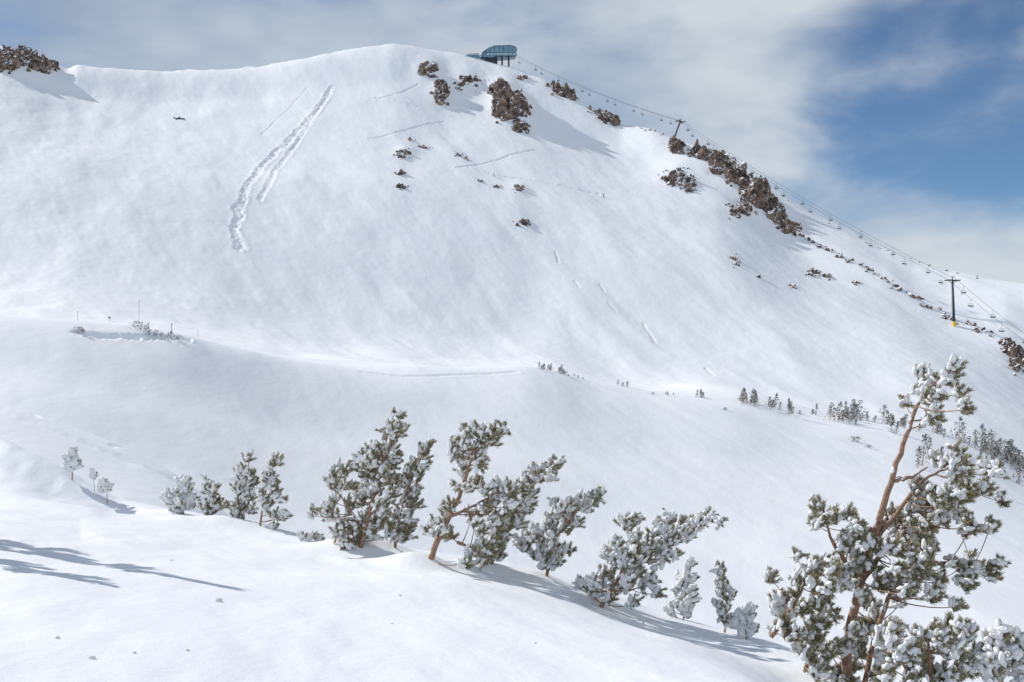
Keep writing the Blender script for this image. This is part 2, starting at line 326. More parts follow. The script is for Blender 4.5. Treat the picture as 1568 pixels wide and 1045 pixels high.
def pine(base,limbs,clusters,snow=.5,depth=None,r0=.06,name='pine_tree',dens=1.0,ts=1.0,spread=.5,tr=None,fwd=.95,extra=.7,bs=1.0,skirt=0):
    if tr is not None:
        x0,y0,kx,ky,xn,yn=tr; g=lambda p:((p[0]-x0)*kx+xn,(p[1]-y0)*ky+yn)+tuple(p[2:])
        limbs=[[g(p) for p in l] for l in limbs]; clusters=[g(c)[:2]+(c[2]*(kx+ky)/2,) for c in clusters]; base=g(base)
    if depth is None:
        ad=float(np.interp(base[0],PX,Ad)); B=hit(*base)
        if B is None or B[1]>ad*fwd: B=at(base[0],ad*fwd)
    else: B=at(base[0],depth)
    D=B[1]; s=D/F
    bx=B[0]/D*F+CX; by=CY-B[2]/D*F
    def loc(x,y,dy=0): 
        return np.array([(x-bx)*s,dy,(by-y)*s])
    acc=Acc(); samp=[]; by0=base[1]
    for li,l in enumerate(limbs):
        P=np.array([loc(q_[0],q_[1],(q_[2] if len(q_)>2 else 0)) for q_ in l])
        if li==0 or l[0][1]>=by0-8: P[0][2]=-.2
        t=np.linspace(0,len(P)-1,len(P)*4); 
        Q=np.stack([np.interp(t,np.arange(len(P)),P[:,k]) for k in range(3)],1)
        for _ in range(2):
            Q[1:-1]=.25*Q[:-2]+.5*Q[1:-1]+.25*Q[2:]
        Q[1:-1]+=rng.normal(size=(len(Q)-2,3))*.008
        rr=r0*(1 if li==0 else .55)*np.linspace(1,.22,len(Q))
        tube(acc,Q,rr,0,8)
        for a,b in zip(Q,rr): samp.append((a,b))
        for k in range(1,len(Q)-1):
            if rng.random()<snow*.4: blob(acc,Q[k]+np.array([-.5,-.2,.7])*rr[k]*.8,min(rr[k]*rng.uniform(.4,.7)+.006,.035),Q[k+1]-Q[k],2,2.0)
    SP=np.array([a for a,b in samp]); 
    clusters=list(clusters)
    for k in range(skirt):
        w_=rng.uniform(-1,1); clusters.append((base[0]+4+w_*(12+5*skirt),by-rng.uniform(7,24)-abs(w_)*6,rng.uniform(8,11)))
    cl=list(clusters)
    if len(cl)>4:
        for c in clusters:
            nb=[e for e in clusters if e is not c and math.hypot(e[0]-c[0],e[1]-c[1])<2.6*c[2]+8]
            if nb and rng.random()<extra:
                e=nb[rng.integers(len(nb))]; cl.append(((c[0]+e[0])/2+rng.normal()*2,(c[1]+e[1])/2+rng.normal()*2,(c[2]+e[2])*.42))
    xs=[c[0] for c in cl]; wid=(max(xs)-min(xs))*s
    for c in cl:
        R=c[2]*s; dy=rng.normal()*spread*min(wid,2.0)*.35
        dy=float(np.clip(dy,-1.0,1.0))
        C=loc(c[0],c[1],dy)
        dd=np.linalg.norm((SP-C)*np.array([1,.7,1]),axis=1)+np.where(SP[:,2]>C[2]-.02,.35,0)
        k=int(np.argmin(dd)); A=SP[k]; 
        mid=(A+C)/2+np.array([0,0,-.12*np.linalg.norm(C-A)])
        br=min(samp[k][1]*.5,.012)
        T=np.linspace(0,1,6)[:,None]; path=(1-T)**2*A+2*T*(1-T)*mid+T**2*C
        tube(acc,path,np.linspace(br,.006,6),0,5)
        outd=nrm(C-A+1e-3)
        nt_=max(4,int((4+ (c[2]/9.0)**2*2.7)*dens))
        for _ in range(nt_):
            o=rng.normal(size=3); o=nrm(o)*rng.random()**.5*R*.85
            st=C+o-outd*R*.25
            d=nrm(outd*.5+nrm(o)*.5+rng.normal(size=3)*.35+np.array([.22,0,.5]))
            L=rng.uniform(.11,.2)*ts; st=st-d*L*.45
            tube(acc,[C-outd*R*.6,(C-outd*R*.3+st)/2+rng.normal(size=3)*.01,st,st+d*L*.9],[.006,.005,.005,.004],0,4)
            tuft(acc,st,d,L,100,.075*ts**.7,.0095*(D/22)**.6)
            if rng.random()<snow+.12:
                nb_=1+(rng.random()<.5)+(rng.random()<snow)+2*(rng.random()<snow*.8)+(snow>.8)
                for j in range(nb_):
                    t=rng.uniform(.0,.9)
                    off=(np.array([-.036,-.022,.034])*rng.uniform(.3,1.6)+rng.normal(size=3)*.018)*ts**.5
                    blob(acc,st+d*L*t+off,rng.uniform(.015,.038)*(.78+.5*snow)*ts**.5*bs,d+rng.normal(size=3)*.3,2,rng.uniform(1.2,2.4))
    return acc.build(name,[M_BARK,M_NEED,M_TS],(0,2),tuple(B))
# ---- foreground pines
pine((275,788),[[(275,788),(277,760),(282,738)]],[(266,765,11),(286,750,10),(279,772,14),(283,738,8),(292,770,9),(262,778,8)],.95,r0=.03,ts=1.25,bs=1.2,skirt=2)
pine((325,797),[[(325,797),(324,770),(320,742)]],[(318,742,11),(332,748,11),(326,765,14),(314,772,10),(338,770,10),(322,784,10)],.65,r0=.03,ts=1.25,skirt=2)
pine((372,806),[[(372,806),(374,760),(382,702)]],[(383,702,8),(371,722,12),(388,728,10),(378,742,14),(361,752,14),(390,755,12),(352,770,9),(368,775,16),(388,780,12),(376,795,10)],.65,r0=.04,ts=1.3,skirt=2)
pine((398,814),[[(398,814),(402,770),(412,735),(424,702)]],[(425,703,9),(414,720,11),(405,738,12),(424,744,10),(396,757,10),(416,763,12),(432,762,9),(428,790,9),(408,775,9),(437,789,6),(418,808,6)],.66,r0=.03,ts=1.25)
T5=((550,842),[[(550,842),(560,800),(578,745),(595,690),(609,640)],[(556,812),(530,770),(500,735)],[(565,790),(600,760),(615,735)]],
 [(609,636,9),(603,652,12),(612,664,9),(585,668,12),(598,680,14),(570,688,14),(557,697,9),(604,700,14),(580,708,16),(546,712,10),(560,724,16),(592,730,16),(528,720,9),(508,735,9),(536,742,14),(575,748,16),(606,752,14),(512,752,10),(552,765,16),(530,778,15),(590,775,14),(496,780,13),(505,795,12),(484,783,8),(525,805,14),(560,795,14),(576,815,14),(590,800,12),(512,818,9),(602,722,10),(600,818,11),(532,828,10)])
pine(*T5,.52,r0=.055,ts=1.25,fwd=.84,skirt=4)
pine((603,836),[[(603,836),(612,790),(628,740),(652,684)]],[(656,682,8),(647,697,10),(632,708,10),(650,712,8),(625,726,11),(644,728,9),(614,742,10),(636,750,9),(622,765,13),(640,772,8),(610,785,12),(634,792,9),(618,808,12),(606,822,9),(628,822,9)],.52,r0=.035,ts=1.2,fwd=.88,skirt=2)
T7=((655,856),[[(655,856),(672,822),(696,775),(712,735),(722,700),(745,672)],[(690,790),(725,775),(765,752)],[(700,830),(722,838),(745,846)]],
 [(773,652,8),(763,662,11),(748,664,12),(727,662,10),(710,662,9),(694,678,9),(712,682,13),(735,683,14),(757,681,11),(700,697,11),(722,702,13),(740,705,10),(708,719,8),(700,747,10),(716,742,9),(744,748,10),(764,743,12),(783,745,12),(795,752,8),(773,764,13),(752,772,11),(735,785,10),(760,790,13),(690,772,10),(677,790,8),(782,780,10),(663,805,9),(676,816,12),(658,818,7),(690,822,8),(740,838,13),(722,848,9),(755,845,11),(741,862,8),(712,855,6),(762,832,8),(740,812,10),(720,800,9),(765,812,10)])
pine(*T7,.5,r0=.065,ts=1.2,fwd=.80)
pine((748,850),[[(748,850),(772,810),(796,770),(822,735),(852,712)]],[(857,710,8),(842,714,10),(824,720,10),(833,732,11),(812,738,12),(845,728,6),(800,752,12),(818,758,10),(790,772,12),(806,780,10),(780,795,12),(798,800,10),(770,815,9)],.57,r0=.04,ts=1.2,fwd=.88,skirt=3)
pine((835,872),[[(835,872),(845,840),(862,805),(890,775),(918,757)],[(838,860),(815,845),(795,835)]],[(919,757,8),(905,762,11),(888,768,13),(868,775,11),(850,772,8),(900,778,9),(876,790,14),(855,794,13),(842,808,12),(868,812,13),(888,805,8),(825,818,12),(850,828,13),(808,826,10),(795,835,9),(830,838,12),(870,835,9),(850,848,11),(820,850,9),(835,862,8)],.78,r0=.04,ts=1.15,fwd=.9,skirt=4)
pine((912,928),[[(912,928),(935,900),(962,868),(1005,832),(1050,805),(1095,790)],[(950,880),(960,840),(962,800)],[(930,905),(960,905),(990,895)]],
 [(1095,789,7),(1082,793,10),(1066,797,11),(1050,801,12),(1032,800,9),(1040,816,13),(1022,812,14),(1055,818,8),(1003,812,13),(985,806,12),(962,792,9),(958,808,10),(944,825,11),(968,826,14),(992,830,15),(1015,834,13),(1030,845,8),(940,846,12),(962,850,13),(985,852,14),(1005,858,12),(928,850,7),(950,868,11),(975,872,13),(995,878,11),(920,880,11),(908,885,7),(940,890,10),(965,892,12),(985,895,10),(1002,900,8),(955,910,11),(970,916,9),(935,912,8)],.66,r0=.05,ts=1.15,fwd=.86,skirt=3)
pine((1045,935),[[(1045,950),(1050,905),(1058,865)]],[(1058,866,7),(1052,880,9),(1062,888,5),(1045,895,9),(1058,905,7),(1042,912,9),(1052,922,11),(1038,928,7),(1062,918,6)],.85,depth=20.5,r0=.02,ts=.95,extra=0,bs=1.15,skirt=2)
pine((1108,955),[[(1108,965),(1112,915),(1103,870)]],[(1103,872,8),(1108,884,10),(1098,896,7),(1116,902,10),(1106,912,9),(1120,915,6),(1100,926,10),(1114,932,10),(1106,945,10)],.72,depth=19.3,r0=.025,ts=.95,extra=0,skirt=2)
pine((1142,975),[[(1142,980),(1143,955),(1146,932)]],[(1146,932,9),(1136,942,10),(1152,947,8),(1142,958,11),(1130,955,7),(1153,960,7)],.9,depth=18.6,r0=.02,ts=.95,extra=0,bs=1.1,skirt=2)
pine((470,830),[[(470,830),(470,820)]],[(463,820,5),(480,822,6),(488,826,4)],.9,r0=.015)
BIG=[(1440,563,9),(1436,577,12),(1428,590,10),(1444,598,9),(1418,610,11),(1432,618,9),(1410,600,6),(1426,634,10),(1412,642,6),
  (1483,696,10),(1470,705,12),(1456,714,11),(1484,712,9),(1440,722,10),
  (1518,748,11),(1503,756,12),(1488,762,12),(1520,762,8),(1470,765,10),(1463,742,11),(1446,746,13),(1428,745,12),(1408,742,10),(1398,755,9),(1436,763,13),(1414,765,11),
  (1476,790,12),(1458,786,11),(1490,800,8),(1440,788,12),(1420,785,13),(1400,778,11),(1384,790,12),(1405,802,12),(1430,808,11),(1455,806,8),(1372,806,12),(1390,818,13),
  (1256,782,10),(1268,790,12),(1250,798,9),(1290,782,9),(1284,798,12),(1302,802,10),(1266,808,9),(1318,812,9),
  (1300,822,11),(1322,830,13),(1342,820,11),(1360,830,13),(1340,845,13),(1308,846,12),(1290,835,9),(1375,845,12),(1412,832,12),(1430,838,10),(1395,855,12),
  (1504,852,10),(1492,866,12),(1474,870,12),(1502,878,8),(1455,858,10),(1440,872,11),(1470,888,8),(1420,880,10),(1482,905,7),(1438,912,9),
  (1248,855,10),(1262,868,12),(1240,876,9),(1282,870,12),(1300,880,12),(1322,875,12),(1356,868,12),(1378,872,10),(1340,890,12),(1362,900,11),(1390,895,9),(1398,935,9),(1270,895,11),(1250,905,10),
  (1216,892,9),(1206,908,11),(1196,925,10),(1218,922,11),(1190,945,10),(1206,958,10),(1228,945,11),(1196,970,8),(1245,925,11),(1265,930,10),(1240,970,11),(1258,955,11),(1222,985,10),(1245,995,12),(1265,980,11),(1232,1012,10),(1258,1020,12),(1280,1000,11),(1330,930,9),(1350,940,10),(1322,965,8),(1348,985,10),(1375,970,9),(1330,1010,10),(1300,1030,12),(1275,1040,12),(1350,1020,12),(1310,905,10),(1330,860,12),(1285,950,10),(1300,985,10),(1320,1035,12),(1340,960,10),(1360,945,9),(1420,905,10),(1405,870,10)]
pine((1300,1062),[[(1296,1062),(1300,960),(1322,880),(1345,800),(1368,725),(1388,665),(1405,615),(1432,585)],
  [(1225,1056),(1240,1000),(1262,930),(1285,880),(1300,840)],
  [(1312,900),(1350,850),(1400,800),(1445,765),(1490,752)],
  [(1335,830),(1370,790),(1405,740),(1440,720),(1475,705)],
  [(1320,1056),(1350,930),(1385,880),(1430,860),(1470,862),(1500,858)],
  [(1368,735),(1395,732),(1420,715)],[(1180,975),(1215,925),(1245,870)],[(1300,870),(1275,830),(1262,795)],[(1355,800),(1330,815),(1310,820)]],
 BIG,.42,r0=.075,dens=1.3,ts=1.08,spread=.7,extra=.85)
pine((1430,1150),[[(1430,1150),(1425,1060),(1420,960)],[(1428,1100),(1465,1010),(1480,965)],[(1426,1090),(1385,1020),(1370,975)]],
 [(1370,968,12),(1385,985,14),(1405,970,12),(1422,962,13),(1440,975,13),(1462,968,13),(1482,962,11),(1475,985,14),(1450,995,15),(1425,990,15),(1402,1000,15),(1378,1005,13),(1360,995,9),(1370,1028,14),(1395,1028,16),(1422,1022,16),(1450,1025,16),(1478,1015,14),(1492,998,10),(1410,1048,16),(1440,1050,16),(1470,1045,15),(1380,1050,14),(1350,1045,12),(1495,1035,12)],.5,r0=.05,extra=.3)
pine((1540,1180),[[(1540,1180),(1535,1060),(1528,960)],[(1538,1100),(1565,1010),(1580,970)]],
 [(1526,962,9),(1535,975,12),(1515,985,12),(1545,992,13),(1562,975,11),(1524,1003,14),(1550,1015,14),(1510,1010,9),(1570,1000,13),(1532,1030,14),(1560,1040,14),(1512,1035,10),(1585,1030,12)],.75,r0=.04,extra=.3)
# pines just outside the frame on the left (their shadows fall into it)
pine(*T5,.4,depth=15.8,r0=.07,ts=1.3,tr=(550,842,1.0,2.0,-150,820),extra=0)
pine(*T7,.4,depth=13.0,r0=.07,ts=1.2,tr=(655,856,.75,1.2,-165,850),extra=0)
# small snowy saplings on the left drift
pine((110,722),[[(110,722),(110,705),(111,692)]],[(111,695,6),(106,703,8),(115,706,7),(109,712,9)],.9,r0=.02,fwd=.97,bs=1.4,extra=0,skirt=1)
pine((164,764),[[(164,764),(164,745)]],[(160,741,4),(167,747,5),(156,750,4)],.9,r0=.015,fwd=.97,bs=1.2)
pine((145,748),[[(145,748),(144,730)]],[(144,729,3)],.9,r0=.01,dens=.8,fwd=.97,bs=1.2)
# ------------------------------------------------------------------ distant vegetation
def farconifer(acc,P,h,w,n=90,bush=False):
    P=np.array(P); lean=np.array([rng.uniform(0,.18),0,0])*h
    tube(acc,[P-[0,0,.3],P+[0,0,h*.5]+lean*.4,P+[0,0,h*.95]+lean],[.07*h/4+.02,.05*h/4+.015,.015],0,5)
    lob=rng.uniform(.5,1.35,5)
    t=rng.random(n)**.8; 
    if bush: prof=np.sqrt(np.clip(1-(t*1.0-.3)**2*1.6,0,1))
    else: prof=(1-t)**.7*.85+.15
    th=rng.uniform(0,2*np.pi,n); 
    lev=np.floor(t*5).astype(int).clip(0,4)
    r=w*prof*lob[lev]*rng.random(n)**.5*(1+.35*np.sin(th*2+lev*2.1))
    c=P+np.stack([np.cos(th)*r+lean[0]*t,np.sin(th)*r,h*(.08+.92*t)-.12*r],1)
    a=rng.normal(size=(n,3)); b=rng.normal(size=(n,3)); sz=rng.uniform(.10,.28,n)[:,None]*(h/4)**.5
    a/=np.linalg.norm(a,axis=1)[:,None]; b/=np.linalg.norm(b,axis=1)[:,None]
    v=np.stack([c-a*sz,c+b*sz,c+a*sz*1.1-b*sz*.3],1).reshape(-1,3); v[:,2]=np.maximum(v[:,2],P[2]-.2)
    acc.add(v,np.arange(3*n).reshape(-1,3),1)
acc=Acc()
def ridge(x0,x1,n,h0,h1,dd=(-14,4),w=.26):
    cen=rng.uniform(x0,x1,max(2,n//5))
    for i in range(n):
        x=rng.uniform(x0,x1) if rng.random()<.45 else float(np.clip(cen[rng.integers(len(cen))]+rng.normal()*4,x0,x1)); d=float(np.interp(x,PX,Bd))+rng.uniform(*dd)
        p=at(x,d); h=h0+(h1-h0)*rng.random()**1.9; farconifer(acc,p,h,h*w*rng.uniform(.8,1.6),int(60+24*h))
ridge(825,862,14,1.0,1.9,(-4,2),.45); ridge(862,905,6,.4,.8,(-4,2),.5); ridge(945,960,3,1,1.6,(-3,2)); ridge(1010,1035,4,.4,.7,(-2,2),.5)
ridge(1066,1086,5,1.2,2.2,(-4,2)); ridge(1130,1225,36,.9,3.8,(-10,3),.36); ridge(1236,1262,4,1.0,2.2,(-6,3),.34); ridge(1268,1340,30,1.4,5.2,(-12,4),.36); ridge(1340,1385,18,1.4,4.6,(-12,4),.38); ridge(1400,1470,14,1.0,3.4,(-12,4),.36); ridge(1462,1545,38,1.6,6.0,(-14,4),.36); ridge(1530,1640,40,2.2,5,(-20,4),.34); ridge(1640,1900,50,2,5,(-30,10),.34)
for (x,y,h,bu) in [(1208,636,4.2,0),(1250,628,2,0),(1310,652,2,0),(1306,675,1.1,1),(1313,678,1.4,1),(1330,686,.8,1),(1365,662,4,0),(1372,664,3,0),(1412,712,6.5,0),(1405,716,4,0),(1422,690,3,0),(1440,700,2.5,0),(1520,720,4,0),(1535,728,4.2,0),(1560,742,5,0),(1500,705,2,0),(1110,628,.6,1)]:
    p=hit(x,y,True)
    if p is not None: farconifer(acc,p,h,h*(.9 if bu else .27),170,bool(bu))
acc.build('distant_trees',[M_BARK,M_FAR])
def shrub(pts):
    a=Acc()
    for (x,y,h) in pts:
        p=hit(x,y,True); 
        if p is not None: farconifer(a,p,h,h*.8,110,True)
    a.build('shrub',[M_BARK,M_FAR])
shrub([(208,503,1.2),(216,505,1.3),(223,506,.9)]); shrub([(120,509,.9),(125,511,.8)]); shrub([(238,514,.9),(247,516,.7),(262,516,.9),(272,521,.6),(228,512,.8)]); shrub([(1000,604,.6),(1022,605,.5)])
# ------------------------------------------------------------------ rocks
RK=[]
for k in range(14):
    v=ICO4[0].copy()
    v*=np.array([1,1,1.25])*rng.uniform(.75,1.3,3)
    for _ in range(16):
        d=nrm(rng.normal(size=3)*[1,1,.45]); o=rng.uniform(.35,.8); e=np.clip(v@d-o,0,None); v-=e[:,None]*d*.97
    s=k*3
    n_=fbm(v[:,0]*1.8+v[:,2]*.6,v[:,1]*1.8-v[:,2]*.7,3,100+s)
    cr=np.abs(fbm(v[:,0]*2.2+3*v[:,1],v[:,2]*1.0+v[:,1],2,140+s))
    v*=(1+.34*n_-.34*np.exp(-(cr/.08)**2))[:,None]
    v*=(1+.015*rng.normal(size=len(v)))[:,None]
    RK.append(v)
RK2=[]
for k in range(14):
    v=ICO2[0].copy()
    for _ in range(9):
        d=nrm(rng.normal(size=3)); o=rng.uniform(.45,.85); e=np.clip(v@d-o,0,None); v-=e[:,None]*d
    RK2.append(v*(1+.10*rng.normal(size=len(v)))[:,None]*np.array([1,1,1.3]))
def rocks(groups,name='rock_outcrop',k=1.05):
    a=Acc(); c=0
    for (x,y,rx,ry,n,sz) in groups:
        for i in range(n):
            big=(i%5<2)
            if not big and sz>=8 and i%5==4: continue
            ang=rng.uniform(0,6.283); q=rng.random()**.6
            px=x+rx*q*math.cos(ang)*(.8 if big else 1.15); py=y+ry*q*math.sin(ang)*(.8 if big else 1.15)
            p=hit(px,py)
            if p is None:
                p=hit(px,py+8)
                if p is None: continue
            r=sz*(rng.uniform(.75,1.45) if big else rng.uniform(.18,.6))*p[1]/F*k*(1.15-.4*q)
            hi=r>1.5
            v=(RK if hi else RK2)[rng.integers(14)]; th=rng.uniform(0,6.28); ca,sa=math.cos(th),math.sin(th)
            R=np.array([[ca,-sa,0],[sa,ca,0],[0,0,1]]); tl=rng.normal()*.25; R=R@np.array([[1,0,0],[0,math.cos(tl),-math.sin(tl)],[0,math.sin(tl),math.cos(tl)]])
            a.add(v@R.T*r+p+np.array([0,0,-r*.25]),(ICO4 if hi else ICO2)[1],0); c+=1
    if c: a.build(name,[M_ROCK])
rocks([(762,150,17,14,18,11),(783,176,29,18,48,17),(774,165,16,10,14,14),(798,198,16,8,24,9)])
rocks([(655,118,20,9,24,10)]); rocks([(676,148,14,14,28,10),(672,138,8,8,10,7)]); rocks([(722,132,26,12,22,6),(700,138,10,6,8,5)]); rocks([(800,118,16,6,12,5)])
rocks([(618,237,15,7,24,4.5)]); rocks([(652,221,14,4,14,3),(630,212,6,3,5,3)]); rocks([(703,237,12,4,12,3),(715,243,6,3,6,3)]); rocks([(614,268,10,4,16,4)]); rocks([(614,291,11,4,16,4)])
rocks([(735,281,5,3,7,2.5),(762,289,8,3,9,3)]); rocks([(796,294,11,6,20,4)]); rocks([(803,345,15,8,24,4)]); rocks([(864,142,22,9,32,11),(845,130,12,5,14,6)]); rocks([(934,182,19,9,32,11),(912,172,12,6,14,6)])
rocks([(1038,234,16,10,28,10),(1072,243,20,10,44,12)]); rocks([(1106,260,20,15,50,15),(1124,278,14,12,30,15)]); rocks([(1035,280,30,12,60,6),(1055,290,14,9,22,6)]); rocks([(1160,312,30,19,80,16),(1148,300,18,15,36,15),(1185,335,18,13,40,15)]); rocks([(1132,325,22,12,40,7)]); rocks([(1208,353,20,8,40,11)])
rocks([(1125,405,10,9,20,4.8)]); rocks([(1245,422,11,6,18,5),(1267,427,6,5,9,4.5)]); rocks([(1215,440,8,3,9,3),(1162,428,5,3,5,3)]); rocks([(1312,438,11,3,12,3)])
rocks([(1558,558,14,18,38,12),(1542,532,12,9,22,8),(1552,545,12,8,16,9),(1580,575,14,14,20,10)])
rocks([(28,88,36,10,60,12),(65,102,25,8,40,11),(10,99,18,13,32,12),(0,79,30,5,20,9)])
rocks([(272,183,14,1.5,16,2.2)])
g=[]
for x in np.arange(1225,1530,9):
    y=float(np.interp(x,PX,Sy)); g.append((x+rng.uniform(-4,4),y+rng.uniform(2,6),8,2.5,int(rng.integers(1,7)),rng.uniform(2.5,5)))
rocks(g,'ridge_rocks')
g=[]
for x in np.arange(1150,1500,15):
    y=float(np.interp(x,PX,Dy)); g.append((x,y+3,7,3,int(rng.integers(0,4)),rng.uniform(2,3.2)))
rocks(g,'ridge_rocks',.7)
g=[]
for x in np.arange(980,1020,8): g.append((x,float(np.interp(x,PX,Sy))+3,6,3,2,2.5))
rocks(g,'ridge_rocks',.7)
# ------------------------------------------------------------------ ski lift
def empty(name,loc):
    o=bpy.data.objects.new(name,None); COL.objects.link(o); o.location=loc; return o
def part(name,acc,mats,parent,smooth=()):
    o=acc.build(name,mats,smooth); o.parent=parent; return o
def prism(acc,prof,y0,y1,mat):
    n=len(prof); v=np.array([[x,y0,z] for x,z in prof]+[[x,y1,z] for x,z in prof],float); f=[]
    for i in range(n):
        j=(i+1)%n; f+=[[i,j,n+j],[i,n+j,n+i]]
    for i in range(1,n-1): f+=[[0,i,i+1],[n,n+i+1,n+i]]
    acc.add(v,np.array(f),mat)
sp=at(764,630); sp[2]=max(sp[2],zz(101,630)); st=empty('ski_lift_station',tuple(sp))
a=Acc(); prism(a,[(-11,4.6),(-10.2,7.0),(-6.4,9.6),(-2.5,11.0),(7.6,11.4),(10.6,10.2),(11.2,8.0),(10.3,5.6),(5,5.0),(-4,4.2)],-5,5,0); part('terminal_roof',a,[M_TEAL],st)
a=Acc()
for x in np.arange(-8.5,10,2.9):
    zt=np.interp(x,[-11,-10.2,-6.4,-2.5,7.6,10.6],[4.6,7.0,9.6,11.0,11.4,10.2]); boxa(a,(x,-5.08,(zt+6.9)/2+.1),(.3,.14,zt-7.0),0); boxa(a,(x,0,zt+.05),(.3,10.3,.2),0)
part('roof_ribs',a,[M_TEALD],st)
a=Acc()
for yy_ in(-5.25,5.25): tube(a,[(-11,yy_,4.8),(-10.3,yy_,7.1),(-6.5,yy_,9.8),(-2.5,yy_,11.2),(7.7,yy_,11.6),(10.8,yy_,10.3),(11.4,yy_,8.0)],.22,0,6)
boxa(a,(0,-5.1,7.0),(20.5,.16,.3),0)
part('roof_edge_trim',a,[M_TEALD],st)
a=Acc()
for x in np.arange(-6.6,9.6,2.0): boxa(a,(x,-5.15,6.1),(1.6,.1,1.3),0)
part('terminal_windows',a,[M_GLASS],st)
a=Acc()
for (x,y) in [(2,-3),(2,3),(6.2,-3),(6.2,3)]: tube(a,[(x,y,-4),(x,y,6)],.55,0,8)
boxa(a,(-5,0,1),(8,7,7),0); boxa(a,(3.5,-5.2,4.7),(13,.3,.5),0)
part('support_columns',a,[M_DARK],st)
a=Acc(); prism(a,[(-22,-2),(-22,3.5),(-19.5,5.8),(-13.5,6.2),(-11,4.6),(-11,-2)],-4,4,0); part('operator_building',a,[M_TEAL],st)
a=Acc(); tube(a,[(-22.6,-4.3,3.4),(-19.7,-4.3,6.1),(-13.4,-4.3,6.6),(-10.6,-4.3,4.9)],.2,0,6)
for x in(-18.7,-16.2,-13.8): boxa(a,(x,-4.1,3.9),(.25,.16,3.4),0)
part('operator_roof_trim',a,[M_TEALD],st)
a=Acc()
for x in(-20,-17.5,-15,-12.6): boxa(a,(x,-4.06,3.4),(1.5,.1,1.7),0)
part('operator_windows',a,[M_GLASS],st)
def tower(p,top,ldir,pad=False):
    e=empty('lift_tower',tuple(p)); T=np.array(top)-np.array(p); ax=nrm(np.array([-ldir[1],ldir[0],0])); ld=nrm(np.array(ldir))
    a=Acc(); tube(a,[[0,0,-1.5],T*.5,T],[.55,.46,.36],0,12); part('mast',a,[M_DARK],e,(0,))
    a=Acc(); tube(a,[T-ax*2.5,T,T+ax*2.5],[.18,.3,.18],0,6); tube(a,[T-ax*2.2+[0,0,-.3],T+[0,0,-1.6]],.1,0,5); tube(a,[T+ax*2.2+[0,0,-.3],T+[0,0,-1.6]],.1,0,5)
    tube(a,[T,T+[0,0,1.4]],.14,0,6); tube(a,[T+[0,0,1.4]-ax*1.3,T+[0,0,1.4]+ax*1.3],.1,0,5)
    part('crossarm',a,[M_DARK],e)
    a=Acc()
    for s in(-1,1):
        c=T+ax*2.3*s; tube(a,[c-ld*1.7+[0,0,-.2],c+ld*1.7+[0,0,-.2]],.14,0,6)
        for k in np.linspace(-1.6,1.6,5):
            w=c+ld*k+[0,0,.05]; tube(a,[w-ax*.12,w+ax*.12],.26,0,10)
    part('sheave_trains',a,[M_DARK],e)
    a=Acc(); lx=nrm(np.cross(T,ax))
    for k in np.linspace(.1,.95,24): tube(a,[T*k+lx*.7-ax*.22,T*k+lx*.7+ax*.22],.03,0,4)
    for s in(-1,1): tube(a,[T*.08+lx*.7+ax*.22*s,T*.97+lx*.7+ax*.22*s],.04,0,4)
    part('ladder',a,[M_STEEL],e)
    if pad:
        a=Acc(); tube(a,[[0,0,-.5],T*.04,T*.10],.72,0,12); part('yellow_pad',a,[M_YEL],e)
    return np.array(top),ax
t1=at(1028,555); T1=np.array([t1[0]+5,t1[1],t1[2]+13.2]); 
t2=hit(1461,499,True); T2=t2+np.array([-.7,0,70*t2[1]/F])
t3=at(1760,310); T3=t3+np.array([0,0,17])
S0=sp+np.array([8.5,0,7.6])
p1,a1=tower(t1,T1,(T2-S0)*[1,1,0]); p2,a2=tower(t2,T2,(T3-T1)*[1,1,0],True); p3,a3=tower(t3,T3,(T3-T2)*[1,1,0])
ch=Acc()
tube(ch,[(0,0,.1),(0,0,-.4),(.18,0,-.9),(.18,0,-2.0)],.055,0,6)
tube(ch,[(0,-1.1,-2.0),(0,1.1,-2.0)],.06,0,6)
for y in(-1.1,1.1): tube(ch,[(0,y,-2.0),(-.1,y,-2.7),(.1,y,-3.1),(.55,y,-3.15)],.05,0,5)
boxa(ch,(.3,0,-3.08),(.5,2.1,.1),0); boxa(ch,(-.06,0,-2.8),(.06,2.1,.45),0); tube(ch,[(.75,-1.1,-2.8),(.75,1.1,-2.8)],.035,0,5); tube(ch,[(.6,-1,-3.6),(.6,1,-3.6)],.035,0,5)
tube(ch,[(.75,0,-2.8),(.6,0,-3.6)],.03,0,5)
chm=None
for sgn in(-1,1):
    A=[S0+a1*2.3*sgn,p1+a1*2.3*sgn+[0,0,.3],p2+a2*2.3*sgn+[0,0,.3],p3+a3*2.3*sgn]
    acc=Acc(); pts=[]
    for a_,b_,sag in((A[0],A[1],3.0),(A[1],A[2],3.5),(A[2],A[3],2.5)):
        t=np.linspace(0,1,40)[:,None]; s_=a_*(1-t)+b_*t; s_[:,2]-=sag*4*(t*(1-t))[:,0]; pts.append(s_[:-1] if b_ is not A[3] else s_)
    pts=np.concatenate(pts); tube(acc,pts,.055,0,5); acc.build('lift_cable',[M_DARK])
    L=np.concatenate([[0],np.cumsum(np.linalg.norm(np.diff(pts,axis=0),axis=1))])
    for d in np.arange(9 if sgn<0 else 19,L[-1]-5,20):
        k=min(np.searchsorted(L,d),len(pts)-1); c=pts[k-1]+(pts[k]-pts[k-1])*(d-L[k-1])/(L[k]-L[k-1]); di=pts[k]-pts[k-1]
        if chm is None: o=ch.build('lift_chair',[M_STEEL]); chm=o.data
        else: o=addobj('lift_chair',chm)
        o.location=c; o.rotation_euler=(0,0,math.atan2(di[1],di[0])+(math.pi if sgn>0 else 0))
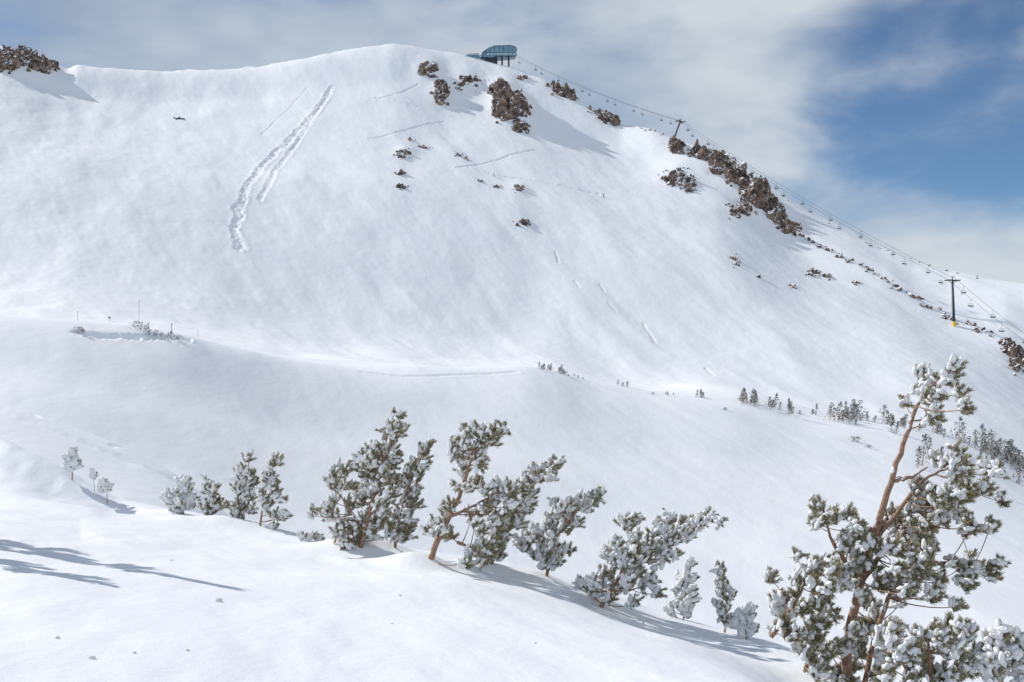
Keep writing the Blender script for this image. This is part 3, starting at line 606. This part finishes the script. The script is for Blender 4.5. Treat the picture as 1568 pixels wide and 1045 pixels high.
# ------------------------------------------------------------------ skiers
def skier(px,py,face,pose=0):
    p=hit(px,py,True)
    e=empty('skier',(p[0],p[1],p[2]+.02)); e.rotation_euler=(0,0,face)
    J=[(0,0,.92),(0.04,0,1.18),(.12,0,1.42),(.14,0,1.52),(.17,0,1.66),
       (.02,.11,.88),(.16,.13,.5),(-.02,.13,.1),(.14,.13,.05),
       (.02,-.11,.88),(.10,-.13,.5),(-.10,-.13,.1),(.06,-.13,.05),
       (.11,.19,1.40),(.2,.27,1.14),(.42,.25,1.08),(.11,-.19,1.40),(.15,-.28,1.14),(.36,-.27,1.02)]
    E=[(0,1),(1,2),(2,3),(3,4),(0,5),(5,6),(6,7),(7,8),(0,9),(9,10),(10,11),(11,12),(2,13),(13,14),(14,15),(2,16),(16,17),(17,18)]
    R=[.15,.145,.16,.065,.12,.11,.085,.07,.06,.11,.085,.07,.06,.075,.06,.05,.075,.06,.05]
    me=bpy.data.meshes.new('body'); me.from_pydata(J,E,[]); o=addobj('body',me,parent=e); me.materials.append(M_JACK)
    md=o.modifiers.new('skin','SKIN'); 
    for i,r in enumerate(R): me.skin_vertices[0].data[i].radius=(r,r)
    me.skin_vertices[0].data[0].use_root=True
    sb=o.modifiers.new('sub','SUBSURF'); sb.levels=1; sb.render_levels=1
    a=Acc(); 
    v,f=ICO2; a.add(v*[.105,.09,.12]+[.19,0,1.70],f,0); part('head',a,[M_SKIN],e,(0,))
    a=Acc(); vv=v*[.13,.115,.13]+[.165,0,1.745]; a.add(vv,f,0); part('helmet',a,[M_RED],e,(0,))
    a=Acc()
    for y in(.13,-.13): boxa(a,(.05,y,.03),(1.7,.09,.025),0); tube(a,[(.9,y,.03),(1.02,y,.12)],.035,0,4)
    tube(a,[(.42,.25,1.12),(.3,.42,0)],.015,0,4); tube(a,[(.36,-.27,1.06),(.2,-.45,0)],.015,0,4)
    part('skis_and_poles',a,[M_DARK],e)
skier(757,270,math.radians(170)); skier(924,302,math.radians(15))
# ------------------------------------------------------------------ marker poles, sign
def pole(x,y,hpx,name='trail_marker_pole',sign=False):
    p=hit(x,y,True); h=hpx*p[1]/F; e=empty(name,tuple(p))
    a=Acc(); tube(a,[(0,0,-.4),(0,0,h)],.04,0,6); part('post',a,[M_DARK],e)
    if sign:
        a=Acc(); boxa(a,(0,-.06,h-.2),(.55,.04,.45),0); boxa(a,(0,-.09,h-.2),(.4,.02,.1),1); part('sign_board',a,[M_DARK,M_YEL],e)
    else:
        a=Acc(); tube(a,[(0,0,h-.25),(0,0,h+.02)],.06,0,8); part('reflective_cap',a,[M_RED],e)
pole(119,490,14); pole(168,491,6,'trail_sign',True); pole(213,496,37); pole(263,510,15); pole(303,514,10); pole(228,505,12)
# ------------------------------------------------------------------ fallen snow lumps
a=Acc()
for (x,y,r) in [(335,921,.035),(332,919,.022),(88,977,.018),(140,1008,.02),(205,1000,.013),(287,996,.013),(262,858,.018),(612,912,.02),(600,955,.012),(820,985,.012)]:
    p=hit(x,y,True); blob(a,p+np.array([0,0,r*.1]),r,[1,.2,0],0,1.2)
a.build('snow_lumps',[M_TS],(0,))
# ------------------------------------------------------------------ light and sky
S=np.array([-.71,.40,.565]); S/=np.linalg.norm(S)
el=math.asin(S[2]); 
sd=bpy.data.lights.new('sun','SUN'); sd.energy=3.95; sd.angle=math.radians(.5); sd.color=(1,.965,.92)
so=bpy.data.objects.new('sun',sd); COL.objects.link(so); so.rotation_euler=Vector(S).to_track_quat('Z','Y').to_euler(); so.location=(-50,20,100)
w=bpy.data.worlds.new('World'); scene.world=w; w.use_nodes=True; nt=w.node_tree
bg=nt.nodes['Background']; sky=N(nt,'ShaderNodeTexSky'); sky.sky_type='NISHITA'; sky.sun_disc=False; sky.sun_elevation=el; sky.sun_rotation=math.atan2(S[0],S[1]); sky.altitude=3000
sky.air_density=1.0; sky.dust_density=.3; sky.ozone_density=2
bg.inputs['Strength'].default_value=.1
tc=N(nt,'ShaderNodeTexCoord'); D=tc.outputs['Generated']
def blobmask(c,sc):
    v=N(nt,'ShaderNodeVectorMath',operation='SUBTRACT'); v.inputs[1].default_value=c; nt.links.new(D,v.inputs[0])
    m=N(nt,'ShaderNodeVectorMath',operation='MULTIPLY'); m.inputs[1].default_value=sc; nt.links.new(v.outputs[0],m.inputs[0])
    l=N(nt,'ShaderNodeVectorMath',operation='LENGTH'); nt.links.new(m.outputs[0],l.inputs[0])
    r=N(nt,'ShaderNodeMapRange'); r.interpolation_type='SMOOTHSTEP'; r.inputs['From Min'].default_value=1.3; r.inputs['From Max'].default_value=.35
    nt.links.new(l.outputs['Value'],r.inputs['Value']); return r.outputs[0]
def mth(op,a,b=None,c=None):
    m=N(nt,'ShaderNodeMath',operation=op)
    for i,x in enumerate((a,b,c)):
        if x is None: continue
        if isinstance(x,(int,float)): m.inputs[i].default_value=x
        else: nt.links.new(x,m.inputs[i])
    return m.outputs[0]
b1=blobmask((.45,.88,.19),(4.3,.6,11)); b2=blobmask((.10,.3,.95),(1.1,1.1,1.1)); b3=blobmask((.50,.85,.29),(3.6,.6,7))
mp=N(nt,'ShaderNodeMapping'); mp.inputs['Scale'].default_value=(1,1,2.0); mp.inputs['Rotation'].default_value=(0,.35,0); mp.inputs['Location'].default_value=(.35,0,.1); nt.links.new(D,mp.inputs['Vector'])
n1=noise(nt,mp.outputs['Vector'],4.6,6,.55); n1.inputs['Distortion'].default_value=.3
n2=noise(nt,mp.outputs['Vector'],4.4,5,.55)
sx=N(nt,'ShaderNodeSeparateXYZ'); nt.links.new(D,sx.inputs[0])
bl=mth('MAXIMUM',mth('MAXIMUM',b1,b2),mth('MULTIPLY',b3,.74))
cf=mth('ADD',mth('MULTIPLY_ADD',bl,-1.12,1.03),mth('MULTIPLY',mth('SUBTRACT',n1.outputs['Fac'],.5),2.3))
mr=N(nt,'ShaderNodeMapRange'); mr.interpolation_type='SMOOTHSTEP'; mr.inputs['From Min'].default_value=.0; mr.inputs['From Max'].default_value=.98; mr.inputs['To Min'].default_value=.03; mr.inputs['To Max'].default_value=.95; nt.links.new(cf,mr.inputs['Value'])
cfac=mth('ADD',mth('MULTIPLY_ADD',n2.outputs['Fac'],.75,.145),mth('MULTIPLY',sx.outputs['X'],.22))
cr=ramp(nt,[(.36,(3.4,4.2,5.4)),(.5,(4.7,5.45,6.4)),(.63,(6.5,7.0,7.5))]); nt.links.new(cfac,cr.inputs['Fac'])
br=N(nt,'ShaderNodeMapRange'); br.interpolation_type='SMOOTHSTEP'; br.inputs['From Min'].default_value=.5; br.inputs['From Max'].default_value=-.5; br.inputs['To Min'].default_value=1.0; br.inputs['To Max'].default_value=1.3; nt.links.new(sx.outputs['Y'],br.inputs['Value'])  # extra brightness added to unseen clouds behind the camera, lighting the facing slopes
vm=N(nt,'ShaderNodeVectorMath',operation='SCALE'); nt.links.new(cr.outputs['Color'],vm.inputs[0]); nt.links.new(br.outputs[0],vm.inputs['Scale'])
tint=N(nt,'ShaderNodeMix',data_type='RGBA',blend_type='MULTIPLY'); tint.inputs['Factor'].default_value=1; tint.inputs['B'].default_value=(.66,.84,.95,1); nt.links.new(sky.outputs[0],tint.inputs['A'])
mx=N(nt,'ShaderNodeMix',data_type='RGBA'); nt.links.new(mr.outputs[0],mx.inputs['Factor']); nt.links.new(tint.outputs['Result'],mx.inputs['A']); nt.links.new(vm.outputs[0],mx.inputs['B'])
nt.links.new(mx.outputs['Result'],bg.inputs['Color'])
scene.view_settings.view_transform='Standard'; scene.view_settings.look='None'; scene.view_settings.exposure=0
cam=bpy.data.cameras.new('camera'); cam.lens=35; cam.sensor_width=36; cam.clip_end=12000; cam.clip_start=.1
co=bpy.data.objects.new('camera',cam); COL.objects.link(co); co.rotation_euler=(math.radians(90),0,0); scene.camera=co
